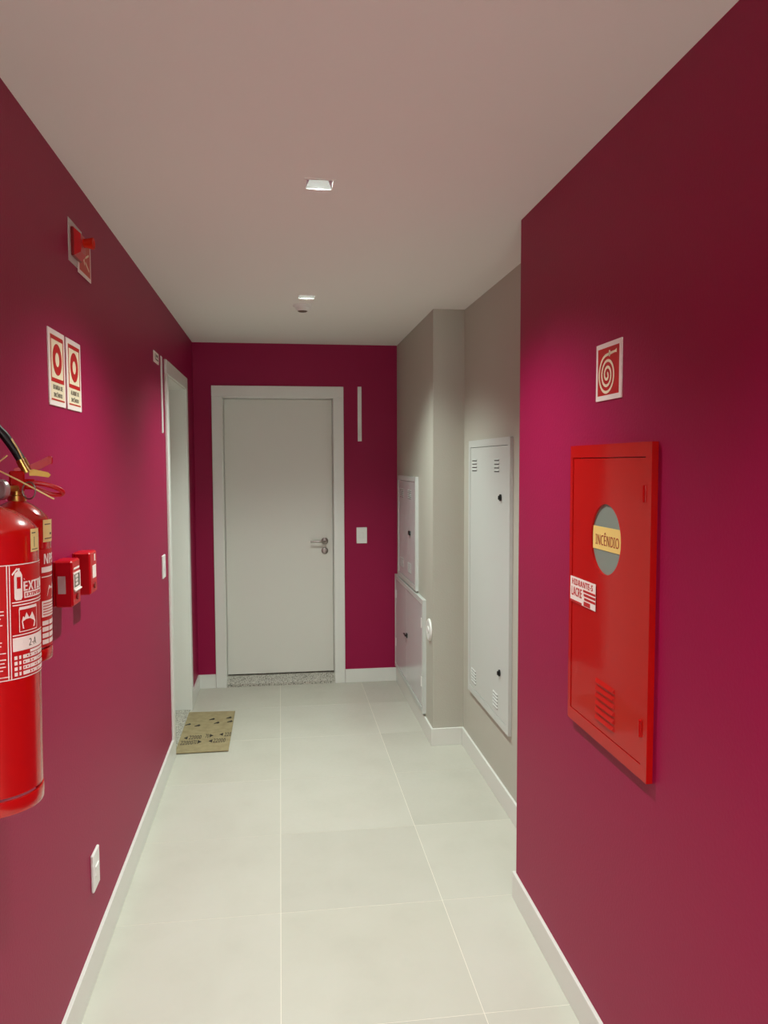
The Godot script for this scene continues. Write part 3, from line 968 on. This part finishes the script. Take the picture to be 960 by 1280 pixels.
func extinguisher_large() -> void:
	var turn := atan2(0.508, 1.425)
	var R := 0.08
	var t := thing("fire_extinguisher", "large red fire extinguisher with a broad printed label, nearest on the wall", "fire extinguisher", P(-0.5135, 1.032, 1.425), turn)
	t.rotation.z = -0.011
	extinguisher_shape(t, R, 0.532, 0.027)
	wall_hook(t, ON_LEFT - turn, R, 0.40, 0.02)
	# label: x is arc length to the right of the side that faces down the corridor
	var y0 := 0.236
	var y1 := 0.434
	var st := new_st()
	wrapped(st, R, -0.10, 0.125, y0, y1, 0.0003)
	var lab := part("label", st, M.sign_red, t)
	st = new_st()
	wrapped(st, R, -0.10, 0.125, y1 - 0.0016, y1, 0.0007)
	wrapped(st, R, -0.10, 0.125, y0, y0 + 0.0016, 0.0007)
	wrapped(st, R, -0.10, 0.027, y0 + 0.006, y0 + 0.0075, 0.0007)
	wrapped(st, R, 0.0245, 0.0262, y0, y1, 0.0007)
	wrapped(st, R, 0.0290, 0.0305, y0, y1, 0.0007)
	var yy := y1 - 0.062      # column of small print on the left panel
	var k := 0
	while yy > y0 + 0.015:
		var gap := 0.0062 if k % 4 else 0.011
		wrapped(st, R, -0.095, 0.0225 - rng.randf_range(0.0, 0.016), yy, yy + 0.0018, 0.0007)
		yy -= gap
		k += 1
	# right panel: cylinder pictogram, title box, flame box, rating box, instruction table
	wrapped_poly(st, R, PackedVector2Array([Vector2(0.0375, y1 - 0.058), Vector2(0.0400, y1 - 0.062), Vector2(0.0500, y1 - 0.062), Vector2(0.0525, y1 - 0.058), Vector2(0.0525, y1 - 0.020), Vector2(0.0500, y1 - 0.014), Vector2(0.0480, y1 - 0.012), Vector2(0.0480, y1 - 0.007), Vector2(0.0440, y1 - 0.007), Vector2(0.0440, y1 - 0.012), Vector2(0.0390, y1 - 0.015), Vector2(0.0375, y1 - 0.022)]), 0.0007)
	wrapped_poly(st, R, PackedVector2Array([Vector2(0.0335, y1 - 0.016), Vector2(0.0425, y1 - 0.006), Vector2(0.0440, y1 - 0.009), Vector2(0.0345, y1 - 0.019)]), 0.0007)
	wrapped_poly(st, R, PackedVector2Array([Vector2(0.0555, y1 - 0.026), Vector2(0.112, y1 - 0.004), Vector2(0.115, y1 - 0.006), Vector2(0.0575, y1 - 0.029)]), 0.0007)
	wrapped(st, R, 0.056, 0.118, y1 - 0.060, y1 - 0.049, 0.0007)
	wrapped(st, R, 0.033, 0.118, y1 - 0.0665, y1 - 0.0645, 0.0007)
	wrapped(st, R, 0.034, 0.118, y1 - 0.0715, y1 - 0.0695, 0.0007)
	wrapped(st, R, 0.0455, 0.088, y1 - 0.078, y1 - 0.0745, 0.0007)
	wrapped(st, R, 0.0450, 0.0885, y1 - 0.0795, y1 - 0.0780, 0.0007)
	wrapped(st, R, 0.0450, 0.0885, y1 - 0.1180, y1 - 0.1165, 0.0007)
	wrapped(st, R, 0.0450, 0.0462, y1 - 0.118, y1 - 0.078, 0.0007)
	wrapped(st, R, 0.0873, 0.0885, y1 - 0.118, y1 - 0.078, 0.0007)
	wrapped_poly(st, R, PackedVector2Array([Vector2(0.052, y1 - 0.113), Vector2(0.050, y1 - 0.100), Vector2(0.053, y1 - 0.091), Vector2(0.056, y1 - 0.094), Vector2(0.060, y1 - 0.085), Vector2(0.066, y1 - 0.095), Vector2(0.070, y1 - 0.092), Vector2(0.074, y1 - 0.086), Vector2(0.080, y1 - 0.096), Vector2(0.083, y1 - 0.104), Vector2(0.080, y1 - 0.113)]), 0.0007)
	wrapped(st, R, 0.033, 0.118, y1 - 0.1235, y1 - 0.1215, 0.0007)
	wrapped(st, R, 0.033, 0.120, y1 - 0.150, y1 - 0.1265, 0.0007)
	for r in 4:
		var y := y1 - 0.158 - 0.0095 * r
		wrapped(st, R, 0.035, 0.0405, y - 0.0062, y, 0.0007)
		wrapped(st, R, 0.0435, 0.0475, y - 0.0062, y, 0.0007)
		wrapped(st, R, 0.051, 0.066, y - 0.0066, y, 0.0007)
		wrapped(st, R, 0.067, 0.086, y - 0.0066, y, 0.0007)
		wrapped(st, R, 0.087, 0.118, y - 0.0066, y, 0.0007)
	wrapped(st, R, 0.067, 0.118, y1 - 0.1565, y1 - 0.1520, 0.0007)
	part("print", st, M.sign_white, lab)
	st = new_st()
	wrapped(st, R, 0.0420, 0.0495, y1 - 0.042, y1 - 0.022, 0.001)
	for r in 4:
		for c in 8:
			if (r * 3 + c * 5) % 7 > 2:
				wrapped(st, R, 0.0525 + 0.0065 * c, 0.0555 + 0.0065 * c, y1 - 0.1625 - 0.0095 * r, y1 - 0.1600 - 0.0095 * r, 0.001)
	part("print", st, M.sign_red, lab)
	hang("lettering", lettering("EXTINTOR", 0.102, 0.0165, 0.0004, true, R + 0.0005, Vector2(0.1065, y1 - 0.0395)), M.sign_white, lab)
	hang("lettering", lettering("EXTINTOR", 0.050, 0.0062, 0.0004, true, R + 0.0006, Vector2(0.0840, y1 - 0.0545)), M.sign_red, lab)
	hang("lettering", lettering("2-A", 0.019, 0.0125, 0.0004, false, R + 0.0006, Vector2(0.0750, y1 - 0.1385)), M.brown_ink, lab)
	# pale yellow inspection tag
	st = new_st()
	wrapped(st, R, 0.074, 0.106, 0.452, 0.492, 0.0005)
	var tg := part("inspection_tag", st, M.pale_yellow, t)
	st = new_st()
	wrapped(st, R, 0.077, 0.090, 0.484, 0.486, 0.0009)
	wrapped(st, R, 0.084, 0.086, 0.460, 0.478, 0.0009)
	wrapped(st, R, 0.077, 0.098, 0.4555, 0.457, 0.0009)
	part("print", st, M.brown_ink, tg)
	valve(t, 0.532, -1.0)

func valve(t: Node3D, h: float, s: float) -> void:   # brass neck, red valve block with carrying handle and lever pointing to local x * s, gauge, ring and hose
	var st := new_st()
	lathe(st, [Vector2(0.017, h - 0.002), Vector2(0.017, h + 0.009), Vector2(0.013, h + 0.011), Vector2(0.013, h + 0.018), Vector2(0, h + 0.018)], 20)
	part("neck", st, M.brass, t)
	st = new_st()
	box(st, Vector3(-0.014, h + 0.017, -0.014), Vector3(0.014, h + 0.058, 0.014), 0.003)
	box(st, Vector3(minf(0.0, s * 0.034), h + 0.022, -0.011), Vector3(maxf(0.0, s * 0.034), h + 0.042, 0.011), 0.003)
	var v := part("valve_body", st, M.red_metal, t)
	st = new_st()   # carrying handle: a flat loop
	tube(st, smooth([Vector3(s * 0.02, h + 0.036, 0.008), Vector3(s * 0.045, h + 0.033, 0.010), Vector3(s * 0.070, h + 0.026, 0.010), Vector3(s * 0.083, h + 0.017, 0.006), Vector3(s * 0.079, h + 0.011, 0.0), Vector3(s * 0.058, h + 0.013, -0.004), Vector3(s * 0.030, h + 0.026, -0.006)]), 0.0048, 8)
	part("carry_handle", st, M.red_plastic, v)
	st = new_st()   # lever
	var q := smooth([Vector3(s * -0.004, h + 0.056, 0), Vector3(s * 0.028, h + 0.064, 0), Vector3(s * 0.060, h + 0.081, 0)], 4)
	for i in q.size() - 1:
		var a: Vector3 = q[i]
		var b: Vector3 = q[i + 1]
		var up := Vector3(-(b - a).y, (b - a).x, 0).normalized() * 0.0075
		var w := Vector3(0, 0, 0.009)
		quad(st, a + up - w, b + up - w, b + up + w, a + up + w, up * s)
		quad(st, a - up - w, b - up - w, b - up + w, a - up + w, -up * s)
		quad(st, a - up + w, b - up + w, b + up + w, a + up + w, w)
		quad(st, a - up - w, b - up - w, b + up - w, a + up - w, -w)
	var e: Vector3 = q[-1]
	box(st, e - Vector3(0.005, 0.009, 0.0095), e + Vector3(0.005, 0.007, 0.0095), 0.002)
	part("lever", st, M.red_plastic, v)

func extinguisher_small() -> void:
	var turn := atan2(0.52, 1.6)
	var R := 0.0615
	var base := 1.248
	var h := 0.317
	var t := thing("fire_extinguisher", "smaller red fire extinguisher with black hose, behind the large one", "fire extinguisher", P(-0.522, base, 1.6), turn)
	t.rotation.z = -0.02
	extinguisher_shape(t, R, h, 0.024)
	wall_hook(t, ON_LEFT - turn, R, 0.2, 0.0235)
	var st := new_st()
	wrapped(st, R, 0.030, 0.110, 0.028, 0.222, 0.0003)
	var lab := part("label", st, M.sign_red, t)
	hang("lettering", lettering("NPS", 0.040, 0.020, 0.0004, true, R + 0.0005, Vector2(0.072, 0.203)), M.sign_white, lab)
	st = new_st()
	wrapped(st, R, 0.045, 0.108, 0.176, 0.187, 0.0007)
	wrapped(st, R, 0.045, 0.108, 0.1665, 0.1685, 0.0007)
	wrapped_poly(st, R, PackedVector2Array([Vector2(0.060, 0.128), Vector2(0.068, 0.150), Vector2(0.080, 0.144), Vector2(0.088, 0.156), Vector2(0.096, 0.138), Vector2(0.086, 0.124)]), 0.0007)
	wrapped(st, R, 0.045, 0.108, 0.088, 0.120, 0.0007)
	for r in 4:
		for c in 3:
			wrapped(st, R, 0.046 + 0.021 * c, 0.065 + 0.021 * c, 0.034 + 0.0125 * r, 0.043 + 0.0125 * r, 0.0007)
	part("print", st, M.sign_white, lab)
	st = new_st()
	for r in 5:
		wrapped(st, R, 0.048, 0.104 - 0.006 * (r % 3), 0.092 + 0.0055 * r, 0.0938 + 0.0055 * r, 0.001)
	part("print", st, M.faded_red, lab)
	st = new_st()
	wrapped(st, R, 0.050, 0.094, 0.236, 0.280, 0.0005)
	var tg := part("inspection_tag", st, M.pale_yellow, t)
	st = new_st()
	wrapped(st, R, 0.054, 0.076, 0.270, 0.272, 0.0009)
	wrapped(st, R, 0.054, 0.086, 0.242, 0.244, 0.0009)
	wrapped(st, R, 0.072, 0.082, 0.250, 0.254, 0.0009)
	part("print", st, M.brown_ink, tg)
	valve(t, h, 1.0)
	# gauge on the left of the valve, facing aside
	st = new_st()
	var face := Transform3D(Basis(Vector3.UP, -PI * 0.30) * Basis(Vector3.RIGHT, PI / 2), Vector3(-0.022, h + 0.022, 0.030))
	lathe(st, [Vector2(0, 0), Vector2(0.018, 0), Vector2(0.020, 0.002), Vector2(0.020, 0.010), Vector2(0.017, 0.012), Vector2(0.016, 0.010)], 28, face)
	var gg := part("gauge", st, M.gauge_metal, t)
	st = new_st()
	lathe(st, [Vector2(0.0165, 0.0095), Vector2(0, 0.0097)], 28, face)
	part("dial", st, M.pale_grey, gg)
	st = new_st()
	tube(st, [Vector3(-0.020, h + 0.022, 0.029), Vector3(0.0, h + 0.024, 0.012)], 0.0065, 10)
	part("gauge_stem", st, M.brass, gg)
	# safety ring
	st = new_st()
	var loop := []
	for i in 25:
		var a := TAU * i / 24.0
		loop.append(Vector3(0.021 + 0.0115 * cos(a), h + 0.020 + 0.0165 * sin(a), 0.028 + 0.008 * cos(a)))
	tube(st, loop, 0.0016, 7)
	part("safety_ring", st, M.steel, t)
	# hose: out of the top of the valve, over towards the wall and down between the two cylinders
	var inv := t.transform.affine_inverse()
	var pts := [Vector3(0.016, h + 0.062, 0.004), Vector3(0.006, h + 0.083, 0.004), Vector3(-0.010, h + 0.110, 0.004), Vector3(-0.028, h + 0.134, 0.006), Vector3(-0.052, h + 0.150, 0.012), inv * P(-0.588, base + h + 0.120, 1.525), inv * P(-0.594, base + h + 0.04, 1.512), inv * P(-0.594, 1.40, 1.512), inv * P(-0.594, 1.28, 1.512)]
	st = new_st()
	tube(st, smooth(pts, 8), 0.0088, 12)
	var hose := part("hose", st, M.rubber, t)
	st = new_st()
	tube(st, [Vector3(0.019, h + 0.056, 0.004), Vector3(0.007, h + 0.081, 0.004)], 0.0102, 12)
	part("ferrule", st, M.brass, hose)
	# yellow seal straps
	st = new_st()
	tube(st, smooth([Vector3(-0.009, h + 0.121, 0.016), Vector3(0.004, h + 0.097, 0.016), Vector3(0.016, h + 0.070, 0.017), Vector3(0.024, h + 0.058, 0.017)], 4), 0.0017, 6)
	tube(st, smooth([Vector3(-0.036, h + 0.061, 0.030), Vector3(0.010, h + 0.036, 0.036), Vector3(0.066, h + 0.003, 0.034)], 4), 0.0017, 6)
	tube(st, [Vector3(-0.034, h + 0.072, 0.024), Vector3(-0.016, h + 0.088, 0.022)], 0.0016, 6)
	var strap := part("seal_strap", st, M.pale_yellow, t)
	st = new_st()
	prism(st, PackedVector2Array([Vector2(0.022, h + 0.060), Vector2(0.030, h + 0.062), Vector2(0.056, h + 0.056), Vector2(0.061, h + 0.051), Vector2(0.057, h + 0.046), Vector2(0.034, h + 0.049), Vector2(0.022, h + 0.049)]), 0.016, 0.0185)
	part("seal_flag", st, M.tie_yellow, strap)

func plate(called: String, label: String, category: String, at: Vector3, turn: float, w: float, h: float, group: String) -> Node3D:
	var t := thing(called, label, category, at, turn, group)
	var st := new_st()
	box(st, Vector3(-w / 2, 0, 0), Vector3(w / 2, h, 0.009), 0.0025)
	part("plate", st, M.white_plastic, t)
	return t

func small_things() -> void:
	# switches and socket
	var t := plate("light_switch", "white light switch plate on the end wall beside the closed door", "light switch", P(0.5945, 1.043, ZB), 0.0, 0.078, 0.12, "white wall plates")
	var st := new_st()
	box(st, Vector3(-0.012, 0.038, 0.009), Vector3(0.012, 0.082, 0.0125), 0.0015)
	part("rocker", st, M.white_plastic, t)
	t = plate("light_switch", "white light switch plate on the side wall just before the doorway", "light switch", P(XL, 1.045, 4.075), ON_LEFT, 0.085, 0.12, "white wall plates")
	st = new_st()
	box(st, Vector3(-0.012, 0.038, 0.009), Vector3(0.012, 0.082, 0.0125), 0.0015)
	part("rocker", st, M.white_plastic, t)
	t = plate("wall_socket", "white socket plate low on the side wall above the skirting board", "socket", P(XL, 0.277, 2.497), ON_LEFT, 0.08, 0.122, "white wall plates")
	st = new_st()
	slab(st, 2, Vector3(-0.020, 0.045, 0.009), Vector3(0.020, 0.077, 0.013), [[Vector3(-0.013, 0.059, -1), Vector3(-0.009, 0.063, 1)], [Vector3(-0.002, 0.056, -1), Vector3(0.002, 0.060, 1)], [Vector3(0.009, 0.059, -1), Vector3(0.013, 0.063, 1)]])
	part("outlet", st, M.white_plastic, t)
	# slim white strips beside the two doors
	for i in 2:
		t = thing("wall_strip", ["slim upright white strip on the end wall beside the closed door", "slim upright white strip on the side wall beside the doorway"][i], "wall strip", [P(0.5835, 1.797, ZB), P(XL, 1.797, 4.155)][i], [0.0, ON_LEFT][i], "slim white strips")
		st = new_st()
		box(st, Vector3(-0.0145, 0, 0), Vector3(0.0145, 0.398, 0.005), 0.0015)
		part("housing", st, M.white_plastic, t)
		st = new_st()
		box(st, Vector3(-0.011, 0.006, 0.005), Vector3(0.011, 0.392, 0.0062), 0.0006)
		part("cover", st, M.white_plastic, t)
	# small plate with grey print
	t = thing("number_plate", "small white plate with grey print beside the slim strip on the side wall", "sign", P(XL, 2.137, 3.99), ON_LEFT)
	st = new_st()
	box(st, Vector3(-0.075, 0, 0), Vector3(0.075, 0.055, 0.004), 0.0008)
	part("plate", st, M.sign_white, t)
	st = new_st()
	box(st, Vector3(-0.045, 0.014, 0.004), Vector3(-0.030, 0.044, 0.0046))
	box(st, Vector3(-0.020, 0.014, 0.004), Vector3(0.055, 0.021, 0.0046))
	box(st, Vector3(-0.010, 0.030, 0.004), Vector3(0.045, 0.042, 0.0046))
	part("print", st, M.grey_print, t)
	# smoke detector
	t = thing("smoke_detector", "low white round smoke detector on the ceiling beyond the far lamp", "smoke detector", P(0.132, CEIL, 4.27), 0.0)
	st = new_st()
	lathe(st, [Vector2(0.05, 0), Vector2(0.05, -0.010), Vector2(0.046, -0.014), Vector2(0.0, -0.014)], 36)
	part("base", st, M.white_plastic, t)
	st = new_st()
	lathe(st, [Vector2(0.038, -0.014), Vector2(0.036, -0.024), Vector2(0.026, -0.034), Vector2(0.0, -0.038)], 36)
	part("chamber", st, M.white_plastic, t)
	st = new_st()
	lathe(st, [Vector2(0.027, -0.0335), Vector2(0.020, -0.0372), Vector2(0.0, -0.0386)], 36)
	part("sensor_cap", st, M.brown_ink, t)
	# cardboard laid as a mat in front of the doorway
	t = thing("cardboard_mat", "brown corrugated cardboard sheet with black print lying before the side doorway", "cardboard sheet", P(-0.46, 0.0, 4.72), 0.0)
	st = new_st()
	var out := PackedVector2Array([Vector2(-0.147, -0.364), Vector2(0.150, -0.360), Vector2(0.148, 0.345), Vector2(-0.150, 0.361)])
	var up := Transform3D(Basis(Vector3.RIGHT, -PI / 2), Vector3.ZERO)
	var flat := new_st()
	prism(flat, out, 0.0042, 0.0082)
	st.append_from(flat.commit(), 0, up)
	part("sheet", st, M.cardboard, t)
	var ink := 0.0083
	for a in [[-0.125, 0.12], [-0.065, 0.09], [0.015, 0.20], [0.050, 0.125], [0.120, 0.215], [0.130, 0.14]]:
		flat = new_st()
		var x: float = a[0]
		var y: float = a[1]
		prism(flat, PackedVector2Array([Vector2(x - 0.020, y - 0.020), Vector2(x - 0.004, y - 0.014), Vector2(x + 0.008, y - 0.016), Vector2(x + 0.014, y), Vector2(x + 0.006, y + 0.020), Vector2(x - 0.006, y + 0.006), Vector2(x - 0.020, y - 0.008)]), ink, ink + 0.0003)
		st = new_st()
		st.append_from(flat.commit(), 0, up)
		part("printed_mark", st, M.dark_ink, t)
	for a in [[-0.115, -0.125, -1.0], [0.035, -0.105, 1.0], [0.090, -0.092, -1.0], [-0.025, -0.20, 1.0], [0.035, -0.195, -1.0]]:
		flat = new_st()
		prism(flat, PackedVector2Array([Vector2(a[0] - a[2] * 0.011, a[1] - 0.026), Vector2(a[0] + a[2] * 0.011, a[1]), Vector2(a[0] - a[2] * 0.011, a[1] + 0.026)]), ink, ink + 0.0003)
		st = new_st()
		st.append_from(flat.commit(), 0, up)
		part("arrow", st, M.dark_ink, t)
	for a in [["22000", -0.060, -0.120, 0.072], ["701", 0.013, -0.108, 0.030], ["220", 0.130, -0.095, 0.040], ["22000", -0.100, -0.205, 0.070], ["701", -0.050, -0.200, 0.030], ["22000", 0.087, -0.192, 0.070]]:
		if a[1] - a[3] / 2 < -0.15:
			a[1] = -0.148 + a[3] / 2
		var o := hang("lettering", lettering(a[0], a[3], 0.066, 0.0003, true), M.faint_ink, t)
		o.transform = up * Transform3D(Basis(), Vector3(a[1], a[2], ink))
